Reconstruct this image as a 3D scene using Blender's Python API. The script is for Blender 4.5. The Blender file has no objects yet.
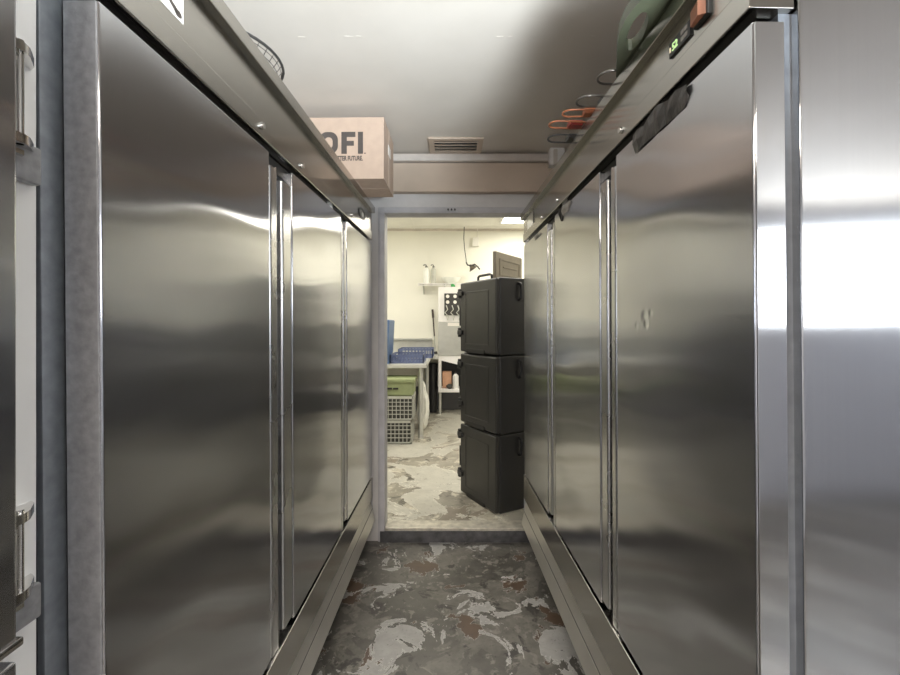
import bpy, bmesh, math, random
from mathutils import Vector, Matrix
random.seed(7)
S = bpy.context.scene
COL = S.collection
R = math.radians
EYE = 1.43

# ------------------------------------------------------------------ camera, world, light, exposure
cam = bpy.data.cameras.new('camera'); camo = bpy.data.objects.new('camera', cam); COL.objects.link(camo)
camo.location = (0, 0, EYE); camo.rotation_euler = (R(90), 0, 0)
cam.sensor_width = 36; cam.lens = 17.6; cam.shift_y = -0.015; cam.clip_start = .02
S.camera = camo
S.view_settings.view_transform = 'Standard'; S.view_settings.look = 'None'
S.view_settings.gamma = 1; S.view_settings.use_curve_mapping = False
S.view_settings.exposure = 0.0
try:
    S.cycles.use_denoising = True
    S.cycles.max_bounces = 16; S.cycles.glossy_bounces = 12; S.cycles.diffuse_bounces = 6
    S.cycles.sample_clamp_indirect = 6.0
    S.cycles.blur_glossy = 0.0
except Exception:
    pass
W = bpy.data.worlds.new('sky'); S.world = W; W.use_nodes = True
W.node_tree.nodes['Background'].inputs[0].default_value = (.80, .88, 1, 1)
W.node_tree.nodes['Background'].inputs[1].default_value = 1.0

def area(name, loc, rot, sx, sy, power, col):
    l = bpy.data.lights.new(name, 'AREA'); l.shape = 'RECTANGLE'; l.size = sx; l.size_y = sy
    l.energy = power; l.color = col
    o = bpy.data.objects.new(name, l); COL.objects.link(o); o.location = loc; o.rotation_euler = rot
    return o
# daylight just outside the window in the wall behind the camera (faces +Y)
area('window_daylight', (3.35, -2.42, 1.91), (R(90), 0, 0), 1.7, .86, 75, (.90, .95, 1))
# added unseen fill light in the room behind the camera, then the kitchen lights
area('rear_fill_light', (.0, -1.2, 2.47), (0, 0, 0), 1.2, .6, 92, (1, .90, .79))
for kx, ky in ((1.32, 6.15), (-1.3, 5.4), (-1.3, 4.1), (0, 4.1), (1.3, 4.1)):  # first sits at the seen panel, the other four are added unseen
    area('kitchen_panel_and_fill_light', (kx, ky, 2.895), (0, 0, 0), 1.14, .54, 24, (1, .96, .87))
# added unseen spot behind the right corner, brightens the passage ceiling
sp = bpy.data.lights.new('ceiling_fill_spot', 'SPOT'); sp.energy = 690; sp.color = (.84, .93, 1); sp.shadow_soft_size = .2
sp.spot_size = R(56); sp.spot_blend = 1
spo = bpy.data.objects.new('ceiling_fill_spot', sp); COL.objects.link(spo); spo.location = (.66, -.3, 1.5)
spo.rotation_euler = (Vector((-.42, 1.62, 2.92)) - Vector((.66, -.3, 1.5))).to_track_quat('-Z', 'Y').to_euler()

# ------------------------------------------------------------------ materials
def new_mat(name):
    m = bpy.data.materials.new(name); m.use_nodes = True
    nt = m.node_tree
    return m, nt, nt.nodes['Principled BSDF']
def N(nt, t, **k):
    n = nt.nodes.new(t)
    for a, v in k.items():
        if a.startswith('i_'):
            n.inputs[a[2:].replace('_', ' ')].default_value = v
        else:
            setattr(n, a, v)
    return n
def lk(nt, a, b): nt.links.new(a, b)
def ramp(nt, fac, p0, p1, c0=(0, 0, 0, 1), c1=(1, 1, 1, 1)):
    r = nt.nodes.new('ShaderNodeValToRGB'); lk(nt, fac, r.inputs[0])
    e = r.color_ramp.elements
    e[0].position = p0; e[0].color = c0; e[1].position = p1; e[1].color = c1
    return r
def mix(nt, fac, a, b):
    m = nt.nodes.new('ShaderNodeMix'); m.data_type = 'RGBA'
    for sock, v in ((m.inputs[0], fac), (m.inputs[6], a), (m.inputs[7], b)):
        if hasattr(v, 'is_linked'): lk(nt, v, sock)
        else: sock.default_value = v
    return m.outputs[2]
def c4(c): return (c[0], c[1], c[2], 1)

def plain(name, col, rough=.5, metal=0, var=.12, scale=12, bump=0, bscale=60, emit=None, trans=0, alpha=1):
    m, nt, p = new_mat(name)
    tc = N(nt, 'ShaderNodeTexCoord')
    n = N(nt, 'ShaderNodeTexNoise'); n.inputs['Scale'].default_value = scale; n.inputs['Detail'].default_value = 4
    lk(nt, tc.outputs['Object'], n.inputs['Vector'])
    r = ramp(nt, n.outputs[0], .3, .7, c4([x * (1 - var) for x in col]), c4([min(1, x * (1 + var)) for x in col]))
    lk(nt, r.outputs[0], p.inputs['Base Color'])
    p.inputs['Roughness'].default_value = rough; p.inputs['Metallic'].default_value = metal
    if bump:
        b = N(nt, 'ShaderNodeTexNoise'); b.inputs['Scale'].default_value = bscale; b.inputs['Detail'].default_value = 3
        lk(nt, tc.outputs['Object'], b.inputs['Vector'])
        bn = N(nt, 'ShaderNodeBump'); bn.inputs['Strength'].default_value = bump; bn.inputs['Distance'].default_value = .01
        lk(nt, b.outputs[0], bn.inputs['Height']); lk(nt, bn.outputs[0], p.inputs['Normal'])
    if emit:
        p.inputs['Emission Color'].default_value = c4(emit[0]); p.inputs['Emission Strength'].default_value = emit[1]
    if trans: p.inputs['Transmission Weight'].default_value = trans
    if alpha < 1: p.inputs['Alpha'].default_value = alpha
    return m

def steel(name, col=(.605, .612, .638), rough=.17, aniso=.97, wave=.06, speck=0.0, dents=()):
    """stainless sheet: vertical grain (reflections smear sideways), slightly dished panels, faint scratches"""
    m, nt, p = new_mat(name)
    tc = N(nt, 'ShaderNodeTexCoord')
    mp = N(nt, 'ShaderNodeMapping'); mp.inputs['Scale'].default_value = (160, 160, 2.0)
    lk(nt, tc.outputs['Object'], mp.inputs[0])
    g = N(nt, 'ShaderNodeTexNoise'); g.inputs['Scale'].default_value = 1; g.inputs['Detail'].default_value = 3
    lk(nt, mp.outputs[0], g.inputs['Vector'])
    sm = N(nt, 'ShaderNodeTexNoise'); sm.inputs['Scale'].default_value = 2.2; sm.inputs['Detail'].default_value = 5
    lk(nt, tc.outputs['Object'], sm.inputs['Vector'])
    gc = ramp(nt, g.outputs[0], .25, .75, c4([x * .975 for x in col]), c4([min(1, x * 1.02) for x in col]))
    cc = mix(nt, ramp(nt, sm.outputs[0], .35, .75).outputs[0], gc.outputs[0], c4([x * .93 for x in col]))
    if speck:
        sp = N(nt, 'ShaderNodeTexNoise'); sp.inputs['Scale'].default_value = 90; sp.inputs['Detail'].default_value = 6
        lk(nt, tc.outputs['Object'], sp.inputs['Vector'])
        cc = mix(nt, ramp(nt, sp.outputs[0], .35, .75).outputs[0], cc, c4([x * (1 - speck) for x in col]))
    lk(nt, cc, p.inputs['Base Color'])
    p.inputs['Metallic'].default_value = 1
    rr = N(nt, 'ShaderNodeMapRange'); rr.inputs['To Min'].default_value = rough * .88; rr.inputs['To Max'].default_value = rough * 1.14
    lk(nt, sm.outputs[0], rr.inputs['Value']); lk(nt, rr.outputs[0], p.inputs['Roughness'])
    p.inputs['Anisotropic'].default_value = aniso
    tg = N(nt, 'ShaderNodeTangent'); tg.direction_type = 'RADIAL'; tg.axis = 'Z'
    lk(nt, tg.outputs[0], p.inputs['Tangent'])
    if wave:
        wm = N(nt, 'ShaderNodeMapping'); wm.inputs['Scale'].default_value = (1.2, 1.2, 2.6)
        lk(nt, tc.outputs['Object'], wm.inputs[0])
        w = N(nt, 'ShaderNodeTexNoise'); w.inputs['Scale'].default_value = 1.3; w.inputs['Detail'].default_value = 1
        lk(nt, wm.outputs[0], w.inputs['Vector'])
        bn = N(nt, 'ShaderNodeBump'); bn.inputs['Strength'].default_value = wave; bn.inputs['Distance'].default_value = .1
        lk(nt, w.outputs[0], bn.inputs['Height']); lk(nt, bn.outputs[0], p.inputs['Normal'])
        prev = bn
        for pos, rad, dep in dents:      # small knocks pushed into the sheet
            dn = N(nt, 'ShaderNodeVectorMath', operation='DISTANCE'); lk(nt, tc.outputs['Object'], dn.inputs[0]); dn.inputs[1].default_value = pos
            mr = N(nt, 'ShaderNodeMapRange', interpolation_type='SMOOTHSTEP'); lk(nt, dn.outputs['Value'], mr.inputs['Value'])
            mr.inputs['From Min'].default_value = 0; mr.inputs['From Max'].default_value = rad
            b2 = N(nt, 'ShaderNodeBump'); b2.inputs['Strength'].default_value = 1; b2.inputs['Distance'].default_value = dep
            lk(nt, mr.outputs[0], b2.inputs['Height']); lk(nt, prev.outputs[0], b2.inputs['Normal']); lk(nt, b2.outputs[0], p.inputs['Normal']); prev = b2
    return m

M = {}
M['steel_dent'] = steel('stainless_door_with_dents', wave=.11, dents=[((0, .405, 1.455), .024, .0011), ((0, .395, 1.435), .018, .0011), ((0, .45, 1.43), .014, .0005), ((0, .37, 1.462), .014, .0006)])
M['steel'] = steel('stainless_door', wave=.11)
M['steel_side'] = steel('stainless_side', (.65, .655, .665), .13, .98, .004)
M['steel_header'] = steel('stainless_header', (.44, .422, .39), .21, .9, .03)
M['steel_strip'] = steel('stainless_strip', (.64, .64, .64), .27, .5, 0)
M['louvre'] = plain('louvre_steel', (.60, .58, .54), .36, .85, .05, 8)
M['flange'] = plain('blue_grey_galvanised', (.33, .35, .37), .4, .6, .12, 50)
M['galv'] = plain('galvanised_edge', (.39, .39, .405), .45, .55, .15, 70, .1, 80)
M['gasket'] = plain('gasket_grey', (.11, .12, .135), .5, 0, .15, 40)
M['black'] = plain('black_gap', (.012, .011, .010), .5)
M['chrome'] = plain('bright_chrome', (.75, .74, .72), .15, 1, .05)
M['white_enamel'] = plain('white_enamel', (.84, .82, .79), .45, 0, .05, 6, .05)
M['white'] = plain('white_plastic', (.80, .79, .76), .4, 0, .04)
M['paint_wall'] = plain('grey_white_wall', (.58, .56, .54), .6, 0, .08, 5, .15, 40)
M['paint_frame'] = plain('lavender_grey_frame_paint', (.46, .45, .46), .5, 0, .12, 9, .12, 60)
M['paint_tan'] = plain('tan_painted_board', (.50, .40, .31), .6, 0, .10, 3, .1, 40)
M['paint_ledge'] = plain('pale_ledge', (.60, .54, .48), .5, 0, .12, 8)
M['room_wall'] = plain('room_wall', (.54, .555, .60), .6, 0, .06, 3)
M['kitchen_wall'] = plain('cream_wall', (.84, .825, .73), .5, 0, .03, 2)
M['kitchen_ceiling'] = plain('cream_ceiling', (.80, .78, .71), .7, 0, .04, 6)
M['carrier'] = plain('carrier_plastic_shaded', (.016, .016, .016), .40, 0, .12, 10, .08, 200)
M['carrier_lit'] = plain('carrier_plastic_lit', (.026, .025, .022), .40, 0, .12, 10, .08, 200)  # same plastic as the body; lit front and shaded side put into the colours
M['black_plastic'] = plain('black_plastic', (.02, .02, .02), .4)
M['lid_brown'] = plain('grey_brown_plastic', (.27, .235, .18), .5, 0, .1)
M['cardboard'] = plain('cardboard', (.48, .355, .27), .8, 0, .06, 20, .05, 150)
M['cardboard_edge'] = plain('cardboard_tape', (.52, .40, .31), .5, 0, .06, 20)
M['ink'] = plain('brown_black_ink', (.075, .06, .052), .7)
M['green_plastic'] = plain('olive_green_plastic', (.078, .086, .054), .4, 0, .1)
M['green_crate'] = plain('pale_green_plastic', (.27, .31, .155), .5, 0, .1)
M['crate'] = plain('grey_white_crate', (.50, .50, .44), .55, 0, .1)
M['dark_stuff'] = plain('dark_contents', (.05, .048, .04), .7, 0, .5, 25)
M['blue'] = plain('blue_rack_plastic', (.095, .12, .22), .45, 0, .15)
M['blue_light'] = plain('blue_tray_plastic', (.08, .14, .27), .4, 0, .1)
M['orange'] = plain('orange_wire', (.42, .14, .06), .4, 0, .1)
M['red'] = plain('dark_red_grip', (.25, .02, .015), .4)
M['wire'] = plain('dark_steel_wire', (.22, .20, .185), .3, 1, .2)
M['iron'] = plain('dark_wire', (.05, .047, .044), .4, .3)
M['table_steel'] = plain('table_steel', (.62, .62, .58), .38, .6, .06)
M['machine'] = plain('pale_grey_steel', (.50, .50, .46), .4, .55, .06)
M['switch'] = plain('orange_brown_rocker', (.28, .11, .06), .35, 0, .1)
M['film'] = plain('black_film', (.05, .046, .042), .35, 0, .4, 15, .5, 30)
M['grey_film'] = plain('grey_sticker', (.30, .28, .25), .5, 0, .2, 60)
M['digit'] = plain('green_digit', (.2, .5, .1), .4, emit=((.70, .9, .45), .8))
M['icon'] = plain('pale_icon', (.8, .75, .6), .4, emit=((1, .8, .5), .5))
M['paper'] = plain('sticker_white', (.84, .80, .73), .5, 0, .03)
M['paleblue'] = plain('pale_blue_print', (.55, .68, .68), .5)
M['peach'] = plain('peach_plastic', (.70, .40, .25), .5)
M['leaf'] = plain('green_scrubber', (.05, .30, .08), .7)
M['bowl'] = plain('white_bowl', (.85, .86, .80), .3, 0, .03)
M['bag'] = plain('white_bag', (.78, .77, .70), .35, 0, .05, 20, .5, 25)
M['lamp'] = plain('lamp_diffuser', (.9, .9, .85), .5, emit=((1, .95, .82), 6))
M['sill'] = plain('worn_metal_sill', (.52, .49, .42), .4, .5, .25, 25, .2, 60)
M['step'] = plain('dirty_step', (.06, .06, .063), .6, 0, .5, 18, .3, 50)
M['brownwood'] = plain('dark_brown_handle', (.06, .04, .035), .5)

def floor_mat(name, light, base, brown, sc=3.0, pt=.56, rough=.4, off=(0, 0, 0)):
    m, nt, p = new_mat(name)
    tc = N(nt, 'ShaderNodeTexCoord')
    mp = N(nt, 'ShaderNodeMapping'); mp.inputs['Location'].default_value = off
    lk(nt, tc.outputs['Object'], mp.inputs[0]); v = mp.outputs[0]
    def nz(scale, detail=8, dist=0, rough_=.55, o=(0, 0, 0)):
        q = N(nt, 'ShaderNodeMapping'); q.inputs['Location'].default_value = o; lk(nt, v, q.inputs[0])
        n = N(nt, 'ShaderNodeTexNoise'); n.inputs['Scale'].default_value = scale; n.inputs['Detail'].default_value = detail
        n.inputs['Distortion'].default_value = dist; n.inputs['Roughness'].default_value = rough_
        lk(nt, q.outputs[0], n.inputs['Vector']); return n.outputs[0]
    n1 = nz(sc, 12, .7, .64); n2 = nz(sc * 1.05, 9, .4, .6, (5, 3, 0)); n3 = nz(sc * 4, 8, .2, .65, (1, 9, 0)); n4 = nz(60, 4)
    b0 = ramp(nt, n3, .25, .72, c4([x * .55 for x in base]), c4([x * 1.35 for x in base])).outputs[0]
    b0 = mix(nt, ramp(nt, nz(sc * .7, 6, .3, .6, (8, 1, 0)), .42, .62).outputs[0], b0, c4([x * 1.5 for x in base]))
    mm = ramp(nt, nz(sc * .9, 9, .6, .62, (3, 12, 0)), .50, .515).outputs[0]
    b0 = mix(nt, mm, b0, ramp(nt, n3, .3, .7, c4([x * 1.2 for x in base]), c4([x * 2.3 for x in base])).outputs[0])
    sm_ = ramp(nt, nz(sc * 3.6, 10, .5, .66, (7, 2, 0)), .56, .60).outputs[0]
    b0 = mix(nt, sm_, b0, ramp(nt, n3, .3, .7, c4([x * 1.8 for x in base]), c4([x * 3.2 for x in base])).outputs[0])
    dk = ramp(nt, nz(sc * 2.2, 10, .5, .66, (2, 6, 0)), .57, .62).outputs[0]
    b0 = mix(nt, dk, b0, c4([x * .55 for x in base]))
    bm = ramp(nt, n2, .585, .595).outputs[0]
    b1 = mix(nt, bm, b0, mix(nt, n3, c4([x * .6 for x in brown]), c4([x * 1.4 for x in brown])))
    lm = ramp(nt, n1, pt, pt + .008).outputs[0]
    lc = ramp(nt, n3, .3, .75, c4([x * .72 for x in light]), c4(light)).outputs[0]
    b2 = mix(nt, lm, b1, lc)
    # chipped pale rims
    rim = N(nt, 'ShaderNodeMath'); rim.operation = 'COMPARE'; lk(nt, n1, rim.inputs[0]); rim.inputs[1].default_value = pt + .004; rim.inputs[2].default_value = .006
    b3 = mix(nt, rim.outputs[0], b2, c4([min(1, x * 1.12) for x in light]))
    rim2 = N(nt, 'ShaderNodeMath'); rim2.operation = 'COMPARE'; lk(nt, n2, rim2.inputs[0]); rim2.inputs[1].default_value = .588; rim2.inputs[2].default_value = .003
    b3 = mix(nt, rim2.outputs[0], b3, c4([x * .9 for x in light]))
    b3 = mix(nt, ramp(nt, n4, .62, .75).outputs[0], b3, c4([x * .6 for x in base]))
    lk(nt, b3, p.inputs['Base Color'])
    rr = N(nt, 'ShaderNodeMapRange'); rr.inputs['To Min'].default_value = rough * .6; rr.inputs['To Max'].default_value = rough * 1.5
    lk(nt, n3, rr.inputs['Value']); lk(nt, rr.outputs[0], p.inputs['Roughness'])
    bn = N(nt, 'ShaderNodeBump'); bn.inputs['Strength'].default_value = .35; bn.inputs['Distance'].default_value = .004
    add = N(nt, 'ShaderNodeMath'); add.operation = 'ADD'; lk(nt, lm, add.inputs[0]); lk(nt, n3, add.inputs[1])
    lk(nt, add.outputs[0], bn.inputs['Height']); lk(nt, bn.outputs[0], p.inputs['Normal'])
    return m
M['floor'] = floor_mat('peeling_painted_concrete', (.36, .355, .34), (.070, .066, .058), (.085, .055, .036), 3.7, .56, .34, (.35, .2, 0))
M['kfloor'] = floor_mat('worn_kitchen_floor', (.52, .50, .43), (.20, .185, .15), (.22, .19, .15), 2.2, .48, .30, (2, 1, 0))

def ceiling_mat():
    m, nt, p = new_mat('ceiling_plaster')
    tc = N(nt, 'ShaderNodeTexCoord')
    a = N(nt, 'ShaderNodeTexNoise'); a.inputs['Scale'].default_value = 3; a.inputs['Detail'].default_value = 5
    lk(nt, tc.outputs['Object'], a.inputs['Vector'])
    r = ramp(nt, a.outputs[0], .3, .7, (.62, .565, .495, 1), (.67, .615, .545, 1)); lk(nt, r.outputs[0], p.inputs['Base Color'])
    mp = N(nt, 'ShaderNodeMapping'); mp.inputs['Scale'].default_value = (6, 9, 1); lk(nt, tc.outputs['Object'], mp.inputs[0])
    b = N(nt, 'ShaderNodeTexNoise'); b.inputs['Scale'].default_value = 1.5; b.inputs['Detail'].default_value = 4
    lk(nt, mp.outputs[0], b.inputs['Vector'])
    bn = N(nt, 'ShaderNodeBump'); bn.inputs['Strength'].default_value = .10; bn.inputs['Distance'].default_value = .01
    lk(nt, b.outputs[0], bn.inputs['Height']); lk(nt, bn.outputs[0], p.inputs['Normal'])
    p.inputs['Roughness'].default_value = .6
    return m
M['ceiling'] = ceiling_mat()

# ------------------------------------------------------------------ mesh builder
class MB:
    def __init__(s): s.bm = bmesh.new()
    def _merge(s, b, mat=None):
        if mat is not None: bmesh.ops.transform(b, matrix=mat, verts=b.verts)
        me = bpy.data.meshes.new('t'); b.to_mesh(me); b.free(); s.bm.from_mesh(me); bpy.data.meshes.remove(me)
        return s
    def box(s, x0, x1, y0, y1, z0, z1, bev=0, seg=2, mat=None, edges=None):
        b = bmesh.new(); bmesh.ops.create_cube(b, size=1)
        x0, x1 = sorted((x0, x1)); y0, y1 = sorted((y0, y1)); z0, z1 = sorted((z0, z1))
        for v in b.verts:
            v.co = ((x0 + x1) / 2 + v.co.x * (x1 - x0), (y0 + y1) / 2 + v.co.y * (y1 - y0), (z0 + z1) / 2 + v.co.z * (z1 - z0))
        if bev:
            es = [e for e in b.edges if (edges is None or abs((e.verts[0].co - e.verts[1].co).normalized()['xyz'.index(edges)]) > .9)]
            bmesh.ops.bevel(b, geom=es, offset=bev, segments=seg, affect='EDGES', profile=.5)
        return s._merge(b, mat)
    def cyl(s, p0, p1, r0, r1=None, n=16, mat=None):
        r1 = r0 if r1 is None else r1
        p0, p1 = Vector(p0), Vector(p1); d = p1 - p0
        b = bmesh.new(); bmesh.ops.create_cone(b, cap_ends=True, segments=n, radius1=r0, radius2=r1, depth=d.length)
        T = Matrix.Translation((p0 + p1) / 2) @ d.to_track_quat('Z', 'Y').to_matrix().to_4x4()
        bmesh.ops.transform(b, matrix=T, verts=b.verts)
        return s._merge(b, mat)
    def tube(s, pts, r, n=8, closed=False, mat=None):
        pts = [Vector(p) for p in pts]; b = bmesh.new(); rings = []; L = len(pts)
        up = None
        for i, p in enumerate(pts):
            a = pts[(i - 1) % L] if (closed or i > 0) else p
            c = pts[(i + 1) % L] if (closed or i < L - 1) else p
            t = (c - a).normalized()
            if up is None:
                up = t.orthogonal().normalized()
            up = (up - t * up.dot(t)).normalized(); w = t.cross(up)
            rings.append([b.verts.new(p + (up * math.cos(q) + w * math.sin(q)) * r) for q in [2 * math.pi * k / n for k in range(n)]])
        for i in range(L if closed else L - 1):
            A, B = rings[i], rings[(i + 1) % L]
            for k in range(n):
                b.faces.new((A[k], A[(k + 1) % n], B[(k + 1) % n], B[k]))
        if not closed:
            b.faces.new(rings[0][::-1]); b.faces.new(rings[-1])
        return s._merge(b, mat)
    def lathe(s, prof, loc=(0, 0, 0), n=24, mat=None):
        b = bmesh.new(); rings = []
        for r, z in prof:
            rings.append([b.verts.new((loc[0] + r * math.cos(2 * math.pi * k / n), loc[1] + r * math.sin(2 * math.pi * k / n), loc[2] + z)) for k in range(n)])
        for A, B in zip(rings, rings[1:]):
            for k in range(n): b.faces.new((A[k], A[(k + 1) % n], B[(k + 1) % n], B[k]))
        b.faces.new(rings[0][::-1]); b.faces.new(rings[-1])
        return s._merge(b, mat)
    def prism(s, poly, h, mat=None, hole=None):
        """poly in XY extruded 0..h in Z; optional hole with same vertex count"""
        b = bmesh.new()
        n = len(poly)
        lo = [b.verts.new((x, y, 0)) for x, y in poly]; hi = [b.verts.new((x, y, h)) for x, y in poly]
        for k in range(n): b.faces.new((lo[k], lo[(k + 1) % n], hi[(k + 1) % n], hi[k]))
        if hole:
            l2 = [b.verts.new((x, y, 0)) for x, y in hole]; h2 = [b.verts.new((x, y, h)) for x, y in hole]
            for k in range(n):
                j = (k + 1) % n
                b.faces.new((l2[j], l2[k], h2[k], h2[j]))
                b.faces.new((lo[j], lo[k], l2[k], l2[j])); b.faces.new((hi[k], hi[j], h2[j], h2[k]))
        else:
            b.faces.new(lo[::-1]); b.faces.new(hi)
        return s._merge(b, mat)
    def build(s, name, mat, parent=None, smooth=True, loc=None, rot=None):
        bmesh.ops.recalc_face_normals(s.bm, faces=s.bm.faces)
        me = bpy.data.meshes.new(name); s.bm.to_mesh(me); s.bm.free()
        me.materials.append(M[mat] if isinstance(mat, str) else mat)
        if smooth:
            for p in me.polygons: p.use_smooth = True
            try: me.set_sharp_from_angle(angle=R(35))
            except Exception: pass
        o = bpy.data.objects.new(name, me); COL.objects.link(o)
        if smooth and len(me.polygons) < 3000:
            wn = o.modifiers.new('weighted_normals', 'WEIGHTED_NORMAL'); wn.keep_sharp = True; wn.weight = 100
        if parent: o.parent = parent
        if loc: o.location = loc
        if rot: o.rotation_euler = rot
        return o

def box(*a, **k): return MB().box(*a, **k)
def tag(o, label, cat, group=None):
    o['label'] = label; o['category'] = cat
    if group: o['group'] = group
    return o
def empty(name, loc=(0, 0, 0), rot=(0, 0, 0)):
    o = bpy.data.objects.new(name, None); COL.objects.link(o); o.location = loc; o.rotation_euler = rot
    o.empty_display_size = .1
    return o
def struct(o): o['kind'] = 'structure'; return o
def copy_tree(o, parent=None):
    c = o.copy(); COL.objects.link(c); c.parent = parent
    for ch in list(o.children): copy_tree(ch, c)
    return c
def text(body, size, name, mat, parent, loc, rot, bold=0, depth=.0008, align='LEFT'):
    cu = bpy.data.curves.new(name, 'FONT'); cu.body = body; cu.size = size; cu.extrude = depth; cu.offset = bold; cu.align_x = align
    t = bpy.data.objects.new('t', cu); COL.objects.link(t)
    me = bpy.data.meshes.new_from_object(t.evaluated_get(bpy.context.evaluated_depsgraph_get()))
    bpy.data.objects.remove(t); bpy.data.curves.remove(cu)
    me.name = name; me.materials.clear(); me.materials.append(M[mat])
    o = bpy.data.objects.new(name, me); COL.objects.link(o); o.parent = parent; o.location = loc; o.rotation_euler = rot
    return o
def P(px, py, Y):   # where a sight line meets the depth Y (used to measure the photograph)
    return ((px - 450) / 440 * Y, Y, EYE + (324 - py) / 440 * Y)

# ------------------------------------------------------------------ the setting
CEIL = 2.537; KF = .085; KC = 2.93; WY = 2.90
struct(box(-1.6, 4.65, -2.6, WY + .05, -.12, 0).build('floor', 'floor'))
struct(box(-2.4, 2.4, WY + .02, 7.1, -.12, KF).build('floor_kitchen', 'kfloor'))
c = MB().box(-1.6, 4.65, -2.6, WY + .02, CEIL, CEIL + .12)
for i in range(60):          # flaking plaster seam across the ceiling
    x = -1.35 + i * .045
    if random.random() < .3: c.box(x, x + .01 + random.random() * .02, 1.693 + random.uniform(-.003, .003), 1.697 + random.uniform(0, .004), CEIL - .0003 - random.random() * .0007, CEIL + .01)
struct(c.build('ceiling', 'ceiling', smooth=False))
struct(box(-1.6, -1.42, -2.6, WY, 0, CEIL).build('wall_left', 'room_wall'))
struct(box(1.37, 1.5, .40, WY, 0, CEIL).build('wall_right', 'room_wall'))
struct(box(1.5, 4.65, .40, .55, 0, CEIL).build('wall_alcove', 'room_wall'))
struct(box(4.5, 4.65, -2.6, .40, 0, CEIL).build('wall_far_right', 'room_wall'))
WX0, WX1, WZ0, WZ1 = 2.50, 4.20, 1.47, 2.36
struct(MB().box(-1.42, WX0, -2.4, -2.25, 0, CEIL).box(WX1, 4.5, -2.4, -2.25, 0, CEIL)
       .box(WX0, WX1, -2.4, -2.25, 0, WZ0).box(WX0, WX1, -2.4, -2.25, WZ1, CEIL).build('wall_back', 'room_wall'))
w = struct(MB().box(WX0, WX1, -2.36, -2.30, WZ0, WZ0 + .04).box(WX0, WX1, -2.36, -2.30, WZ1 - .04, WZ1)
           .box(WX0, WX0 + .04, -2.36, -2.30, WZ0 + .04, WZ1 - .04).box(WX1 - .04, WX1, -2.36, -2.30, WZ0 + .04, WZ1 - .04).build('window_1', 'white'))
# wall with the doorway to the kitchen
DX0, DX1, DZ = -.428, .512, 2.157
struct(MB().box(-1.6, DX0 - .045, WY, WY + .10, 0, 3.0).box(DX1 + .045, 2.4, WY, WY + .10, 0, 3.0)
       .box(DX0 - .045, DX1 + .045, WY, WY + .10, DZ + .04, 3.0).box(-2.4, -1.6, WY, WY + .1, 0, 3.0).build('wall_front', 'paint_wall'))
d = MB()
for x0, x1 in ((DX0 - .045, DX0), (DX1, DX1 + .045)):
    d.box(x0, x1, WY - .012, WY + .11, 0, DZ + .04, .003)
    d.box(x0 + (.012 if x0 < 0 else 0), x1 - (0 if x0 < 0 else .012), WY - .020, WY - .010, .0, DZ + .012, .003)
d.box(DX0, DX1, WY - .012, WY + .11, DZ, DZ + .04, .003).box(DX0, DX1, WY - .020, WY - .010, DZ, DZ + .012, .003)
door = struct(d.build('door_1', 'paint_frame'))
hk = MB()
for i in range(3):
    hk.cyl((-.012 + i * .022, WY - .028, DZ + .022), (-.012 + i * .022, WY - .010, DZ + .022), .006, n=10)
hk.build('screw', 'iron', door)
struct(MB().box(DX0, DX1, WY - .015, WY + .10, 0, KF + .008, .006).build('trim_1', 'sill'))
struct(MB().box(DX0 - .03, DX1 + .03, WY - .022, WY - .013, 0, KF - .012).build('trim_2', 'step'))
# base of jamb, soffit board and conduit ledge above the door
struct(MB().box(-1.42, 1.37, WY - .055, WY, 2.285, CEIL - .065, .004).build('trim_3', 'paint_tan'))
struct(MB().box(-1.42, 1.37, WY - .085, WY, CEIL - .062, CEIL - .012, .012, 3, edges='x').build('trim_4', 'paint_ledge'))
# kitchen shell
struct(box(-2.5, -2.35, WY, 7.1, 0, 3.0).build('wall_kitchen_left', 'kitchen_wall'))
struct(box(2.35, 2.5, WY, 7.1, 0, 3.0).build('wall_kitchen_right', 'kitchen_wall'))
struct(box(-2.5, 2.5, 6.95, 7.1, 0, 3.0).build('wall_kitchen_back', 'kitchen_wall'))
kc = MB().box(-2.5, 2.5, WY + .1, 7.1, KC, KC + .1)
for i in range(8):
    kc.box(-2.4 + i * .61, -2.376 + i * .61, 3.0, 6.95, KC - .004, KC)
for i in range(4):
    kc.box(-2.4, 2.4, 3.6 + i * 1.05, 3.624 + i * 1.05, KC - .004, KC)
struct(kc.build('ceiling_kitchen', 'kitchen_ceiling'))
struct(MB().box(-2.35, 2.35, 6.925, 6.95, KC - .03, KC).build('trim_5', 'paint_ledge'))

# added unseen dark panels on the kitchen walls, darkening the door reflections
M['dark_panel'] = plain('dark_grey_panel', (.10, .10, .105), .5, 0, .15, 4)
struct(box(-2.35, -2.32, WY + .1, 6.9, KF, 1.42).build('trim_6', 'dark_panel'))
struct(box(2.32, 2.35, WY + .1, 6.9, KF, 1.42).build('trim_7', 'dark_panel'))
struct(box(-2.35, .95, 6.925, 6.95, KF, KF + .36).build('dark_strip_kitchen', 'dark_panel'))  # low dark strip along the back wall, behind table and machine
struct(box(.95, 2.32, 6.92, 6.95, KF, 1.42).build('trim_8', 'dark_panel'))
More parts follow.
